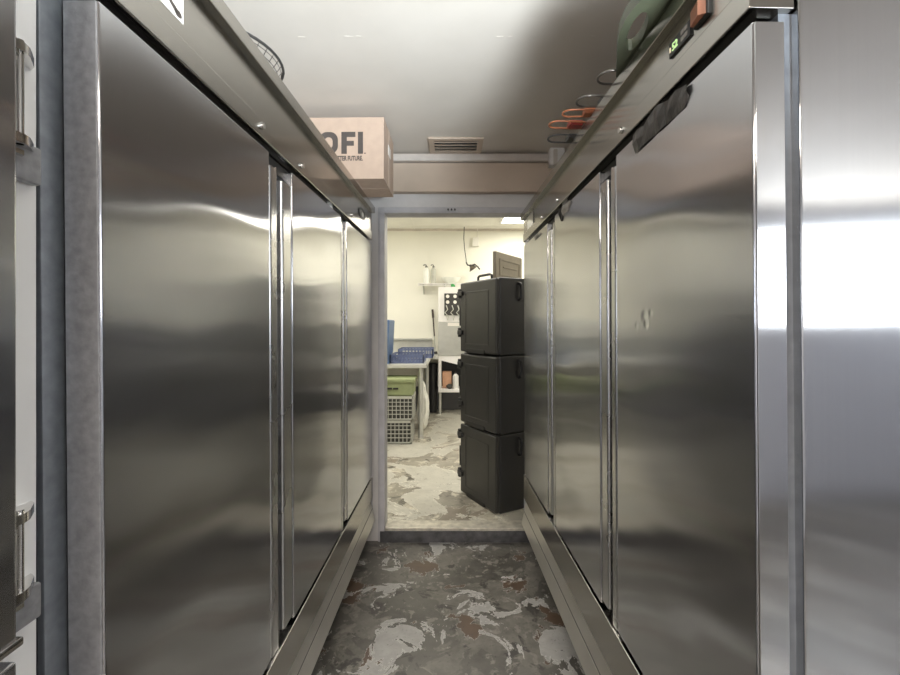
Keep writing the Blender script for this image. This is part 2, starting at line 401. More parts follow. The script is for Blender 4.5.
# fixture of the one kitchen ceiling light in view
def lamp(x, y, z, sx, sy, label, group=None):
    r = empty('ceiling_light', (x, y, z)); tag(r, label, 'light', group)
    f = MB()
    for s_ in (-1, 1):
        f.box(s_ * sx / 2, s_ * (sx / 2 - .03), -sy / 2, sy / 2, -.03, 0)
        f.box(-sx / 2 + .03, sx / 2 - .03, s_ * sy / 2, s_ * (sy / 2 - .03), -.03, 0)
    f.build('frame', 'white', r)
    box(-sx / 2 + .03, sx / 2 - .03, -sy / 2 + .03, sy / 2 - .03, -.02, -.0).build('diffuser', 'lamp', r)
lamp(1.32, 6.15, KC - .004, 1.2, .6, 'lit white ceiling panel light seen in the top right corner of the doorway')

# ------------------------------------------------------------------ the two rows of reach-in refrigerators
def fridge(s, org, rz, tilt, p, label):
    root = empty('reach_in_refrigerator', org, (tilt, 0, rz)); tag(root, label, 'refrigerator', None)
    L, zr, zh, zl, zt, D = p['L'], p['rail'], p['head'], p['lip'], p['top'], .80
    zb = p['base']
    def B(w0, w1, u0, u1, z0, z1, bev=0, mb=None, **k):
        return (mb or MB()).box(s * w0, s * w1, u0, u1, z0, z1, bev, **k)
    # body: shell behind the doors
    b = B(.078, D, p['near'], L, zb, zt - .004, .004)
    b.build('body', 'steel_side', root)
    if s < 0:
        B(.066, .0775, -.028, .012, zr - .02, zt - .02, .003, edges='z').build('body_flange', 'flange', root)
    B(.056, .082, .014, L - .014, zr + .0, zh, 0).build('door_gasket', 'gasket', root)
    B(.030, .079, .03, L - .01, zh - .032, zh - .004).build('gap_filler', 'black', root)
    # doors
    gaps = []
    for i, (u0, u1) in enumerate(p['doors']):
        d = B(0, .056, u0, u1, zr + .012, zh - p['gap'], .004, seg=3).build('door', 'steel_dent' if (s > 0 and i == 0) else 'steel', root)
        if i == 0:
            B(.003, .054, u0 - .0025, u0 + .003, zr + .014, zh - p['gap'] - .002, .0015).build('edge_strip', p['edge'], d)
        B(.003, .05, u1 - .004, u1 + .004, zr + .016, zh - p['gap'] - .004, .002).build('edge_channel', 'steel_strip', d)
    for (a, b_) in zip(p['doors'], p['doors'][1:]):
        g0, g1 = a[1], b_[0]; w = g1 - g0
        t = zh - .05
        B(.045, .079, g0, g1, zr, zh - .05).build('mullion', 'galv', root)
        B(.004, .05, g0 + .016, g0 + .016 + .40 * w * .7, zr + .004, t, .008, seg=4, edges='z').build('handle_strip', 'steel_strip', root)
        B(.010, .05, g0 + .37 * w, g0 + .37 * w + .012, zr + .004, t + .01, .003, edges='z').build('pull_strip', 'chrome', root)
        B(.002, .05, g0 + .57 * w, g1 - .004, zr + .03, t - .02, .008, seg=4, edges='z').build('handle_strip', 'steel_strip', root)
        B(.02, .079, g0, g1, zh - .05, zh - .028).build('gap_filler', 'black', root)
    # header with crease line, overhanging lip
    hd = MB()
    B(.0, .074, 0, L, zh, zl, .002, mb=hd); B(-.005, .01, .001, L - .001, zh, zh + .05, .004, mb=hd)
    header = hd.build('header', 'steel_header', root)
    B(-.022, .10, -.0, L, zl, zt, .003).build('top_lip', 'steel_header', root)
    B(.10, D, .0, L, zt - .006, zt - .0).build('top_panel', 'steel_side', root)
    for u in p['bolts']:
        z = zh + .030
        mb = MB().cyl((s * -.0125, u, z), (s * -.0015, u, z), .0085, .0105, 14).cyl((s * -.004, u, z - .014), (s * .0, u, z - .014), .005, n=10)
        mb.build('bolt', 'chrome', header)
    for u in p['clips']:
        B(.010, .03, u, u + .022, zh - p['gap'] + .002, zh - .002, .002).build('clip', 'white', root)
    # lower grille: upright kick panel and two slanted louvres
    g = MB(); z1, z2, z3 = p['louvre']
    B(-.004, .05, 0, L, z1, zr, .003, mb=g)
    g.build('kick_panel', 'steel_header', root)
    T = Matrix(((1, 0, 0, 0), (0, 0, -1, L), (0, 1, 0, 0), (0, 0, 0, 1)))
    for za, zb_, wa, wb in ((z1 - .010, z2 + .004, .014, -.002), (z2 - .004, z3, -.003, -.018)):
        g = MB().prism([(s * wa, za), (s * wb, zb_), (s * .045, zb_), (s * .045, za)], L, mat=T)
        g.build('louvre', 'louvre', root)
    B(-.0015, .03, 0, L, z2 - .0045, z2 + .0045).build('louvre_gap_shade', 'black', root)  # black strips stand in for the shade in the louvre gaps
    B(.006, .03, 0, L, z1 - .011, z1 + .002).build('louvre_gap_shade', 'black', root)
    B(.035, .08, .01, L - .004, zb, zr, 0).build('grille_back', 'black', root)
    cp = MB(); B(-.002, .06, L, L + .004, z3, zr, mb=cp); cp.build('end_plate', 'galv', root)
    for (w_, u_) in ((.12, .10), (.12, L - .10), (D - .1, .10), (D - .1, L - .10)):
        zc = -math.tan(tilt) * u_
        cst = MB().cyl((s * (w_ - .016), u_, zc + .052), (s * (w_ + .016), u_, zc + .052), .05, n=20).box(s * w_ - .024, s * w_ + .024, u_ - .02, u_ + .02, zc + .085, zb + .004)
        cst.build('caster', 'black_plastic', root)
    return root, B, header

RO, RT, RZ = (.52, .7337, 0), -.0114, R(1.37)
LO, LT, LZ = (-.532, .6863, 0), .010, R(-.95)
pr = dict(L=2.05, rail=.496, head=1.974, lip=2.112, top=2.152, base=.19, edge='steel_side', near=-.004, gap=.023,
          doors=[(0, .585), (.725, 1.30), (1.44, 2.045)], bolts=[.533, 1.23, 1.536], clips=[1.19], louvre=(.352, .268, .192))
pl = dict(L=2.125, rail=.430, head=1.940, lip=2.110, top=2.150, base=.155, edge='galv', near=-.03, gap=.018,
          doors=[(0, .604), (.782, 1.388), (1.498, 2.120)], bolts=[.545, .857, 1.575], clips=[1.266], louvre=(.302, .232, .160))
fr, BR, headR = fridge(1, RO, RZ, RT, pr, 'three-door stainless reach-in refrigerator along the right side of the passage, green display')
fl, BL, headL = fridge(-1, LO, LZ, LT, pl, 'three-door stainless reach-in refrigerator along the left side of the passage, carton on top')

def onR(u, w, z):   # local point on the right unit -> world
    m = Matrix.Translation(RO) @ Matrix.Rotation(RZ, 4, 'Z') @ Matrix.Rotation(RT, 4, 'X'); return m @ Vector((w, u, z))
def onL(u, w, z):
    m = Matrix.Translation(LO) @ Matrix.Rotation(LZ, 4, 'Z') @ Matrix.Rotation(LT, 4, 'X'); return m @ Vector((-w, u, z))

# right unit: controller, rocker switch, plate near the far end
z = 1.974 + .072
ctl = BR(-.006, .004, .178, .264, z, z + .036, .003).build('controller', 'black_plastic', headR)
ry = (R(90), 0, R(-90))       # text on a face that looks towards -X, reading towards the camera
text('52', .024, 'digits', 'digit', ctl, (-.0068, .248, z + .009), ry, .0003)
BR(-.0072, -.0055, .254, .258, z + .011, z + .022).build('status_mark', 'icon', ctl)
for dz in (.007, .021):
    for du in (.186, .200):
        BR(-.0072, -.0055, du, du + .011, z + dz, z + dz + .009).build('button', 'grey_film', ctl)
sw = BR(-.008, .004, .112, .165, z, z + .038, .003).build('switch_housing', 'black_plastic', headR)
mb = MB().prism([(-.008, .118), (-.021, .124), (-.015, .160), (-.008, .160)], .030, mat=Matrix.Translation((0, 0, z + .004)))
mb.build('rocker', 'switch', sw)
z = 1.974
pl8 = BR(-.003, .002, 1.755, 1.925, z + .035, z + .125, .001).build('badge_plate', 'steel_strip', headR)
BR(-.0045, -.002, 1.745, 1.757, z + .035, z + .125).build('badge_border', 'iron', pl8)
BR(-.0045, -.002, 1.757, 1.925, z + .030, z + .036).build('badge_border', 'iron', pl8)
# left unit: phone sticker and the oval badge
z0 = 1.94
st = BL(-.0015, .001, .02, .205, z0 + .080, z0 + .165).build('sticker', 'paper', headL)
hs = []
for u, dz, r in ((.188, .089, .0065), (.178, .0945, .0048), (.160, .1015, .0036), (.125, .108, .0033), (.090, .1075, .0036), (.062, .1005, .0048), (.048, .094, .0065)):
    hs.append((u, dz, r))
mb = MB()
for (u, dz, r), (u2, dz2, r2) in zip(hs, hs[1:]):
    d = Vector((u2 - u, dz2 - dz)); n = Vector((-d.y, d.x)).normalized()
    pts = [(u + n.x * r, dz + n.y * r), (u - n.x * r, dz - n.y * r), (u2 - n.x * r2, dz2 - n.y * r2), (u2 + n.x * r2, dz2 + n.y * r2)]
    T = Matrix(((0, 0, 1, .0012), (1, 0, 0, 0), (0, 1, 0, z0), (0, 0, 0, 1)))
    mb.prism(pts, .0012, mat=T)
for (u, dz) in ((.188, .0905), (.048, .0955)):
    T = Matrix(((0, 0, 1, .0012), (1, 0, 0, u), (0, 1, 0, z0 + dz), (0, 0, 0, 1)))
    mb.prism([(.011 * math.cos(a), .0065 * math.sin(a)) for a in [k * math.pi / 8 for k in range(16)]], .0012, mat=T)
mb.build('handset_print', 'ink', st)
for u in (.186, .120):
    mb = MB()
    T = Matrix(((0, 0, 1, .0012), (1, 0, 0, u), (0, 1, 0, z0 + .122), (0, 0, 0, 1)))
    ci = lambda r: [(r * math.cos(k * math.pi / 12), r * math.sin(k * math.pi / 12)) for k in range(24)]
    mb.prism(ci(.013), .0010, mat=T, hole=ci(.009))
    o = mb.build('circle_print', 'paleblue', st)
    MB().prism(ci(.005), .0010, mat=T).build('dot_print', 'paleblue', st)
el = lambda a, b: [(a * math.cos(k * math.pi / 12), b * math.sin(k * math.pi / 12)) for k in range(24)]
T = Matrix(((0, 0, 1, 0), (1, 0, 0, 1.835), (0, 1, 0, z0 + .098), (0, 0, 0, 1)))
bd = MB().prism(el(.085, .030), .005, mat=T, hole=el(.065, .019)).build('badge_ring', 'black_plastic', headL)
MB().prism(el(.064, .018), .003, mat=T).build('badge_face', 'grey_film', bd)
MB().prism(el(.022, .012), .0045, mat=T @ Matrix.Translation((.012, -.002, 0))).build('badge_mark', 'white', bd)

# ------------------------------------------------------------------ near left refrigerator with half-height doors
nf = empty('half_door_refrigerator', (-.56, 0, 0))
tag(nf, 'stainless refrigerator at the left edge with white frame and exposed door hinges', 'refrigerator')
MB().box(-.74, -.004, -.45, .590, .12, 2.15, .004).build('body', 'steel_side', nf)
MB().box(-.02, 0, -.45, .597, .12, 2.15, .003).build('frame', 'white_enamel', nf)
for z0_, z1_ in ((1.055, 1.98), (.20, 1.035)):
    dd = MB().box(.004, .052, -.40, .518, z0_, z1_, .005, 3).build('door', 'steel', nf)
    MB().box(.002, .056, -.40, .521, z0_ - .004, z0_ + .006, .002).build('bottom_lip', 'chrome', dd)
def hinge(zt_, zb_, zk0, zk1):
    h = MB()
    h.cyl((.022, .550, zb_), (.022, .550, zt_), .0045, n=12)
    pts = lambda: [(0, .530), (.028, .530), (.030, .548), (.026, .560), (.010, .582), (0, .588)]
    for zz in (zt_ - .016, zb_):
        h.prism(pts(), .012, mat=Matrix.Translation((0, 0, zz)))
        h.prism([(0, .53), (.024, .534), (.022, .556), (0, .570)], .006, mat=Matrix.Translation((0, 0, zz - .012)))
    o = h.build('hinge', 'chrome', nf)
    MB().box(0, .014, .522, .589, zk0, zk1, .003).build('hinge_block', 'galv', o)
hinge(1.785, 1.655, 1.614, 1.664)
hinge(1.198, 1.085, 1.040, 1.086)
for y_ in (-.38, .50):
    for x_ in (-.66, -.10):
        MB().cyl((x_, y_, 0), (x_, y_, .122), .025, .03).build('foot', 'black_plastic', nf)

# ------------------------------------------------------------------ things on top of the left refrigerator
zt = onL(1.75, .3, 2.15).z
bx = empty('cardboard_box', (-.337, 2.245, zt + .004), (0, 0, R(-1)))
tag(bx, 'brown cardboard carton with dark lettering on top of the left refrigerator', 'box')
BW, BDp, BH = .52, .33, .316
MB().box(-BW, 0, 0, BDp, 0, BH, .004).build('carton', 'cardboard', bx)
MB().box(-.0005, .0012, BDp * .42, BDp * .60, .0, BH).box(-.0005, .0012, 0, BDp, BH * .0, BH * .012).build('tape', 'cardboard_edge', bx)
MB().box(-BW, 0, BDp * .47, BDp * .475, -.0015, .001).box(-BW * .6, -BW * .28, BDp * .12, BDp * .55, -.0018, .001).build('bottom_flap', 'cardboard_edge', bx)
MB().box(-.001, .003, BDp * .40, BDp * .62, BH * .55, BH * .72, .001).build('hand_hole_tape', 'paper', bx)
FT = lambda x, z: Matrix(((1, 0, 0, x), (0, 0, 1, -.0012), (0, 1, 0, z), (0, 0, 0, 1)))
def rrect(w, h, r, n=8):
    o = []
    for cx, cy, a0 in ((w - r, h - r, 0), (r, h - r, 90), (r, r, 180), (w - r, r, 270)):
        for k in range(n): o.append((cx + r * math.cos(R(a0 + 90 * k / (n - 1))), cy + r * math.sin(R(a0 + 90 * k / (n - 1)))))
    return o
inner = [(x + .027, y + .027) for x, y in rrect(.096 - .054, .112 - .054, .020)]
MB().prism(rrect(.096, .112, .040), .002, mat=FT(-.332, .128), hole=inner).build('printed_letter', 'ink', bx)
MB().prism([(0, 0), (.028, 0), (.028, .041), (.064, .041), (.064, .066), (.028, .066), (.028, .086), (.072, .086), (.072, .112), (0, .112)], .002, mat=FT(-.218, .128)).build('printed_letter', 'ink', bx)
MB().box(-.133, -.107, -.0012, .0008, .128, .240).build('printed_letter', 'ink', bx)
MB().box(-.101, -.093, -.0012, .0008, .128, .133).build('printed_dot', 'ink', bx)
sl = text('BETTER FUTURE.', .033, 'printed_slogan', 'ink', bx, (-.108, -.001, .094), (R(90), 0, 0), .0010, align='RIGHT')
sl.scale = (.62, 1, 1)

zt = onL(.65, .2, 2.15).z
sv = empty('wire_strainer', (-.700, 1.312, zt)); tag(sv, 'round wire strainer with dark rim lying on top of the left refrigerator', 'strainer')
ring = lambda r, z, n=48: [(r * math.cos(2 * math.pi * k / n), r * math.sin(2 * math.pi * k / n), z) for k in range(n)]
MB().tube(ring(.19, .062), .0042, 8, True).build('rim', 'iron', sv)
mb = MB()
prof = [(.19, .062), (.175, .040), (.145, .021), (.10, .009), (.05, .004), (.012, .003)]
for r, z in prof[1:]: mb.tube(ring(r, z, 40), .0012, 5, True)
for r, z in ((.184, .052), (.161, .030), (.123, .014)): mb.tube(ring(r, z, 40), .0010, 5, True)
for k in range(40):
    a = 2 * math.pi * k / 40
    mb.tube([(r * math.cos(a), r * math.sin(a), z) for r, z in prof], .0010, 4)
mb.build('mesh_bowl', 'wire', sv)

# ------------------------------------------------------------------ things on top of the right refrigerator
def topR(Y): return onR((Y - .75), .2, 2.152).z
# green board with a hand hole
def rounded(cx, cy, rx, ry_, n=32, e=2.0, rot=0):
    out = []
    for k in range(n):
        a = 2 * math.pi * k / n
        x = rx * math.copysign(abs(math.cos(a)) ** (2 / e), math.cos(a)); y = ry_ * math.copysign(abs(math.sin(a)) ** (2 / e), math.sin(a))
        out.append((cx + x * math.cos(rot) - y * math.sin(rot), cy + x * math.sin(rot) + y * math.cos(rot)))
    return out
gb = empty('green_tray', (.450, 1.070, topR(1.07) + .004), (RT, 0, 0))
tag(gb, 'olive green plastic board with an oval hand hole on top of the right refrigerator', 'board')
out = [(.035, .215), (.012, .150), (-.010, .09), (-.028, .03), (-.034, -.03), (-.026, -.08), (-.004, -.14), (.05, -.20), (.15, -.22), (.30, -.22), (.42, -.20), (.44, -.08), (.44, .05), (.43, .16), (.36, .20), (.22, .215)]
def dens(poly, n):
    L = [Vector(p) for p in poly]; seg = [(L[i], L[(i + 1) % len(L)]) for i in range(len(L))]
    tot = sum((b - a).length for a, b in seg); res = []
    for k in range(n):
        t = tot * k / n
        for a, b in seg:
            l = (b - a).length
            if t <= l: res.append(tuple(a + (b - a) * (t / l))); break
            t -= l
    return res
hc = (.012, .02)
outer = dens(out, 64)
def hole_for(outer, c, rx, ry_, rot):
    res = []
    for x, y in outer:
        a = math.atan2(y - c[1], x - c[0])
        ca, sa = math.cos(a - rot), math.sin(a - rot)
        r = 1 / math.sqrt((ca / rx) ** 2 + (sa / ry_) ** 2)
        res.append((c[0] + r * math.cos(a), c[1] + r * math.sin(a)))
    return res
MB().prism(outer, .030, hole=hole_for(outer, hc, .020, .072, R(-10))).build('board', 'green_plastic', gb)

def loop_pts(w, l, n=16):   # a wire loop: two legs joined by a round end, opening at x=l
    pts = [(l, -w * .42, 0), (l * .62, -w * .5, 0)]
    for k in range(n + 1):
        a = -math.pi / 2 - math.pi * k / n
        pts.append((w * .5 + w * .5 * math.cos(a) , w * .5 * math.sin(a), 0))
    pts += [(l * .62, w * .5, 0), (l, w * .42, 0)]
    return pts
def skimmer(name, label, x, Y, w, wire, grip, rz, gx=.075, over=.0):
    r = empty(name, (x - .012, Y - .03, topR(Y) + .012), (0, 0, rz)); tag(r, label, 'strainer', 'wire handles on the right refrigerator')
    MB().tube(loop_pts(w, .14), .0034, 8).build('loop_handle', wire, r)
    MB().box(gx, gx + .05, -w * .33, w * .33, -.007, .012, .004).build('grip', grip, r)
    mb = MB()
    mb.tube([(.14, -.012, 0), (.30, -.012, 0)], .004, 6).tube([(.14, .012, 0), (.30, .012, 0)], .004, 6)
    mb.tube([(.14, -w * .42, 0), (.14, w * .42, 0)], .004, 6)
    mb.build('shaft', wire, r)
    mb = MB().tube([(.35 + .034 * math.cos(a), .034 * math.sin(a), 0) for a in [k * math.pi / 14 for k in range(28)]], .004, 6, True)
    for k in range(-3, 4):
        h = math.sqrt(.034 ** 2 - (k * .0085) ** 2)
        mb.tube([(.35 + k * .0085, -h, 0), (.35 + k * .0085, h, 0)], .0015, 4).tube([(.35 - h, k * .0085, 0), (.35 + h, k * .0085, 0)], .0015, 4)
    mb.build('basket', wire, r)
skimmer('wire_skimmer', 'bare steel wire loop handle nearest the green board on the right refrigerator', .449, 1.325, .072, 'wire', 'wire', R(4), .10)
skimmer('wire_skimmer', 'steel wire loop handle with dark grip between bare loop and orange loops', .425, 1.462, .070, 'wire', 'iron', R(2))
skimmer('wire_skimmer', 'orange wire loop handle without red grip on top of the right refrigerator', .400, 1.545, .050, 'orange', 'orange', R(-2), .07)
skimmer('wire_skimmer', 'orange wire loop handle with dark red grip on top of the right refrigerator', .372, 1.625, .055, 'orange', 'red', R(4), .07)
skimmer('wire_skimmer', 'black wire loop handle farthest along the right refrigerator', .394, 1.742, .070, 'iron', 'iron', R(3))

# torn tape and stickers hanging below the right header
def film(name, label, us, zs_top, zs_bot, mat):
    me = bmesh.new(); top = []; bot = []
    f, k = [], []
    for u, a, b in zip(us, zs_top, zs_bot):
        pts = [onR(u, w_, z_) for (w_, z_) in ((-.004 - .006 * random.random(), a), (-.004 - .010 * random.random(), (a + b) / 2), (-.0015 - .004 * random.random(), b))]
        f.append([me.verts.new(p) for p in pts]); k.append([me.verts.new(p + Vector((.0012, 0, 0))) for p in pts])
    n = len(us)
    for i in range(n - 1):
        for j in range(2):
            me.faces.new((f[i][j], f[i][j + 1], f[i + 1][j + 1], f[i + 1][j])); me.faces.new((k[i][j], k[i + 1][j], k[i + 1][j + 1], k[i][j + 1]))
        for j in (0, 2):
            me.faces.new((f[i][j], f[i + 1][j], k[i + 1][j], k[i][j]))
    for i in (0, n - 1):
        for j in range(2): me.faces.new((f[i][j], k[i][j], k[i][j + 1], f[i][j + 1]))
    mb = MB(); mb.bm.free(); mb.bm = me
    return tag(mb.build(name, mat, smooth=False), label, 'tape', None)
H = 1.974
film('tape_strip', 'black plastic strip hanging over the top of the nearest right refrigerator door', [.190, .205, .23, .26, .285, .31, .335, .36, .39, .42, .446],
     [H - .026, H - .022, H - .018, H - .024, H - .016, H - .010, H - .006, H - .016, H - .022, H - .020, H - .024], [H - .052, H - .068, H - .069, H - .070, H - .070, H - .070, H - .070, H - .071, H - .071, H - .072, H - .074], 'film')
film('tape_strip', 'ragged grey tape scrap at the top of the middle right refrigerator door', [1.04, 1.08, 1.11, 1.14], [H - .026] * 4, [H - .035, H - .062, H - .058, H - .066], 'grey_film')
film('tape_strip', 'short black tape tongue at the top of the middle right refrigerator door', [1.15, 1.165, 1.18, 1.195], [H - .022] * 4, [H - .066, H - .080, H - .080, H - .066], 'black')
film('tape_strip', 'small grey sticker at the top of the farthest right refrigerator door', [1.60, 1.66, 1.70], [H - .034] * 3, [H - .055, H - .055, H - .06], 'grey_film')

# ------------------------------------------------------------------ ceiling vent, box on the conduit
vt = empty('ceiling_vent', (.035, 2.715, CEIL)); tag(vt, 'rectangular tan ceiling vent above the doorway', 'vent')
mb = MB(); vx, vy = .165, .115
for s_ in (-1, 1):
    mb.box(s_ * vx, s_ * (vx - .035), -vy, vy, -.014, 0, .004).box(-vx + .03, vx - .03, s_ * vy, s_ * (vy - .035), -.014, 0, .004)
mb.build('frame', 'paint_tan', vt)
MB().box(-vx + .03, vx - .03, -vy + .03, vy - .03, -.003, 0).build('backing', 'black', vt)
for k in range(4):
    y = -vy + .045 + k * .042
    MB().box(-vx + .034, vx - .034, -.020, .020, -.0012, .0012, mat=Matrix.Translation((0, y, -.012)) @ Matrix.Rotation(R(35), 4, 'X')).build('slat', 'paint_tan', vt)
jb = empty('junction_box', (.66, 2.79, CEIL - .09)); tag(jb, 'small white conduit box on the ceiling ledge above the right refrigerator', 'box')
MB().box(-.03, .06, -.03, .03, -.02, .09, .003).build('housing', 'white_enamel', jb)
MB().box(-.012, .012, -.045, -.028, -.02, .075, .003).build('clamp', 'paint_ledge', jb)

# ------------------------------------------------------------------ kitchen seen through the doorway
HC, WC, DC = .560, .508, .60
def carrier(z, label):
    r = empty('food_carrier', (.3245, 3.085, z), (0, 0, R(28.8))); tag(r, label, 'food carrier', 'insulated food carriers')
    MB().box(.03, DC, 0, WC, 0, HC - .002, .014, 3).build('body', 'carrier', r)
    d = MB().box(0, .035, .004, WC - .004, .008, HC - .010, .012, 3).build('door', 'carrier_lit', r)
    mb = MB()
    y0, y1, z0_, z1_ = .10, WC - .085, .065, HC - .085
    mb.box(-.003, .01, y0, y1, z0_, z0_ + .010, .003).box(-.003, .01, y0, y1, z1_ - .010, z1_, .003)
    mb.box(-.003, .01, y0, y0 + .010, z0_ + .01, z1_ - .01, .003).box(-.003, .01, y1 - .010, y1, z0_ + .01, z1_ - .01, .003)
    mb.build('raised_border', 'carrier_lit', d)
    for zz in (.12, .43):
        l = MB().box(-.012, .075, WC - .012, WC + .018, zz, zz + .075, .005).box(-.016, -.0, WC - .05, WC + .018, zz + .02, zz + .055, .004)
        l.build('latch', 'black_plastic', r)
    MB().box(.0, .05, WC - .004, WC + .012, .21, .37, .004).build('hinge', 'black_plastic', r)
    MB().box(-.006, .03, .15, .40, .003, .034, .003).build('grip_slot', 'black', r)
    for hx in (.20, .36):
        MB().tube([(hx, -.002, HC - .04), (hx, -.026, HC - .05), (hx, -.030, HC - .10), (hx, -.026, HC - .15), (hx, -.002, HC - .16)], .012, 8).build('side_handle', 'black_plastic', r)
    return r
c1 = carrier(KF, 'black insulated food carrier on the floor, lowest of the stack')
c2 = carrier(KF + HC, 'black insulated food carrier in the middle of the stack of three')
c3 = carrier(KF + 2 * HC, 'dark insulated food carrier on top of the stack with a lid standing on it')
MB().tube([(.10, .20, HC - .004), (.10, .205, HC + .034), (.10, .225, HC + .042), (.10, .37, HC + .042), (.10, .39, HC + .034), (.10, .395, HC - .004)], .010, 8).build('carry_handle', 'black_plastic', c3)
MB().tube([(.30, .03, HC - .004), (.30, .032, HC + .05), (.33, .034, HC + .075), (.40, .034, HC + .075), (.43, .032, HC + .05), (.43, .03, HC - .004)], .016, 8).build('carry_handle', 'black_plastic', c3)
zl = KF + 3 * HC - .001
ld = empty('carrier_lid', (.345, 3.43, zl), (0, 0, math.atan2(.37, .255))); tag(ld, 'grey brown plastic panel standing upright on the top food carrier', 'panel')
MB().box(0, .47, -.015, .015, 0, .235, .006).build('panel', 'lid_brown', ld)
mb = MB()
for a, b, c_, d_ in ((.06, .42, .17, .185), (.06, .42, .05, .065), (.06, .075, .06, .175), (.405, .42, .06, .175), (.12, .36, .115, .125)):
    mb.box(a, b, -.020, -.012, c_, d_, .002)
mb.build('moulded_rib', 'lid_brown', ld)

# steel table with its two racks and the tray
tb = empty('work_table', (-.90, 5.9, KF)); tag(tb, 'pale steel dish table in the kitchen with blue racks on it', 'table')
TZ = .875
MB().box(-.95, .625, -.78, .82, TZ - .045, TZ, .006).box(.60, .722, .55, 1.0, TZ - .045, TZ, .004).box(-.95, .625, .80, 1.0, TZ - .045, TZ, .004).build('table_top', 'table_steel', tb)
MB().box(-.95, .62, 1.0, 1.03, TZ - .02, TZ + .245, .004).box(-.95, .62, .94, 1.0, TZ + .225, TZ + .245, .004).build('backsplash', 'machine', tb)
for x, y in ((.555, -.70), (.555, .70), (-.85, -.70), (-.85, .70)):
    MB().cyl((x, y, 0), (x, y, TZ - .045), .029, n=14).cyl((x, y, 0), (x, y, .04), .036, .029, 14).build('leg', 'table_steel', tb)
MB().cyl((-.85, -.70, .25), (-.85, .70, .25), .016, n=10).build('stretcher', 'table_steel', tb)
TT = KF + TZ
def rack(x0, x1, y0, y1, h, label, deep):
    r = empty('dish_rack', ((x0 + x1) / 2, (y0 + y1) / 2, TT)); tag(r, label, 'dish rack', 'blue dish racks on the table')
    a, b = (x1 - x0) / 2, (y1 - y0) / 2
    mb = MB()
    for s_ in (-1, 1):
        mb.box(-a, a, s_ * b, s_ * (b - .012), 0, .022).box(-a, a, s_ * b, s_ * (b - .012), h - .022, h)
        mb.box(s_ * a, s_ * (a - .012), -b, b, 0, .022).box(s_ * a, s_ * (a - .012), -b, b, h - .022, h)
    for k in range(11):
        t = -a + (2 * a - .014) * k / 10
        for s_ in (-1, 1): mb.box(t, t + .014, s_ * b, s_ * (b - .010), .02, h - .02)
    for k in range(11):
        t = -b + (2 * b - .014) * k / 10
        for s_ in (-1, 1): mb.box(s_ * a, s_ * (a - .010), t, t + .014, .02, h - .02)
    mb.build('frame', 'blue', r)
    mb = MB()
    for k in range(9):
        t = -a + .03 + (2 * a - .06) * k / 8
        mb.box(t - .004, t + .004, -b, b, .006, .014); mb.box(-a, a, (-b + .03 + (2 * b - .06) * k / 8) - .004, (-b + .03 + (2 * b - .06) * k / 8) + .004, .006, .014)
    mb.build('grid', 'blue', r)
    if deep:
        for k in range(7):
            MB().cyl((-a + .07 + k * (2 * a - .14) / 6, -.12, .014), (-a + .07 + k * (2 * a - .14) / 6, -.12, .108), .026, .032, 12).build('cup', 'bowl', r)
rack(-.715, -.315, 5.25, 5.75, .105, 'blue plastic dish rack with pale rim on the near half of the dish table', False)
rack(-.72, -.235, 6.08, 6.56, .125, 'dark blue dish rack behind the other rack, by the backsplash', False)
tr = empty('upright_tray', (-.735, 5.2, TT), (0, R(3), 0)); tag(tr, 'blue plastic tray standing on edge at the left side of the doorway', 'tray')
MB().box(-.045, .0, -.05, .45, .008, .52, .018, 4).build('tray', 'blue_light', tr)
MB().box(-.055, .012, -.06, .46, .002, .03, .006).build('rim', 'blue_light', tr)

# crates under the table
def crate(x1, y0, z, w, dp, h, label):
    r = empty('lattice_crate', (x1 - w / 2, y0 + dp / 2, z)); tag(r, label, 'crate', 'lattice crates under the table')
    a, b = w / 2, dp / 2; mb = MB()
    for s_ in (-1, 1):
        for z0_, z1_ in ((0, .02), (h - .028, h)):
            mb.box(-a, a, s_ * b, s_ * (b - .014), z0_, z1_).box(s_ * a, s_ * (a - .014), -b, b, z0_, z1_)
        for zz in (.065, .11, .155, .2):
            if zz < h - .03: mb.box(-a, a, s_ * b, s_ * (b - .010), zz, zz + .007).box(s_ * a, s_ * (a - .010), -b, b, zz, zz + .007)
        for k in range(11):
            t = -a + (2 * a - .012) * k / 10; mb.box(t, t + .007, s_ * b, s_ * (b - .010), .01, h - .01)
        for k in range(10):
            t = -b + (2 * b - .012) * k / 9; mb.box(s_ * a, s_ * (a - .010), t, t + .007, .01, h - .01)
    mb.box(-a, a, -b, b, 0, .008)
    mb.build('lattice', 'crate', r)
    MB().box(-a + .02, a - .02, -b + .02, b - .02, .008, h * .86, .02).build('contents', 'dark_stuff', r)
crate(-.430, 4.93, KF, .46, .40, .262, 'grey lattice crate on the kitchen floor, bottom of the pile under the table')
crate(-.415, 4.93, KF + .264, .46, .40, .268, 'grey lattice crate between the bottom crate and the green bin')
gc = empty('green_bin', (-.63, 5.13, KF + .534)); tag(gc, 'pale green plastic bin with a dark slot stacked on the lattice crates', 'bin')
mb = MB()
T = None
b_ = bmesh.new(); bmesh.ops.create_cube(b_, size=1)
for v in b_.verts:
    k = 1.0 if v.co.z > 0 else .95
    v.co = (v.co.x * .45 * k, v.co.y * .38 * k, .095 + v.co.z * .19)
bmesh.ops.bevel(b_, geom=list(b_.edges), offset=.012, segments=2, affect='EDGES')
mb._merge(b_); mb.build('tub', 'green_crate', gc)
MB().box(-.235, .235, -.20, .20, .155, .192, .006).build('rim', 'green_crate', gc)
MB().box(-.12, -.02, -.194, -.17, .075, .095, .003).box(-.01, .05, -.194, -.17, .075, .095, .003).build('slot', 'black', gc)
bg = empty('plastic_bag', (-.345, 5.62, KF)); tag(bg, 'crumpled white plastic bag beside the crates under the table', 'bag')
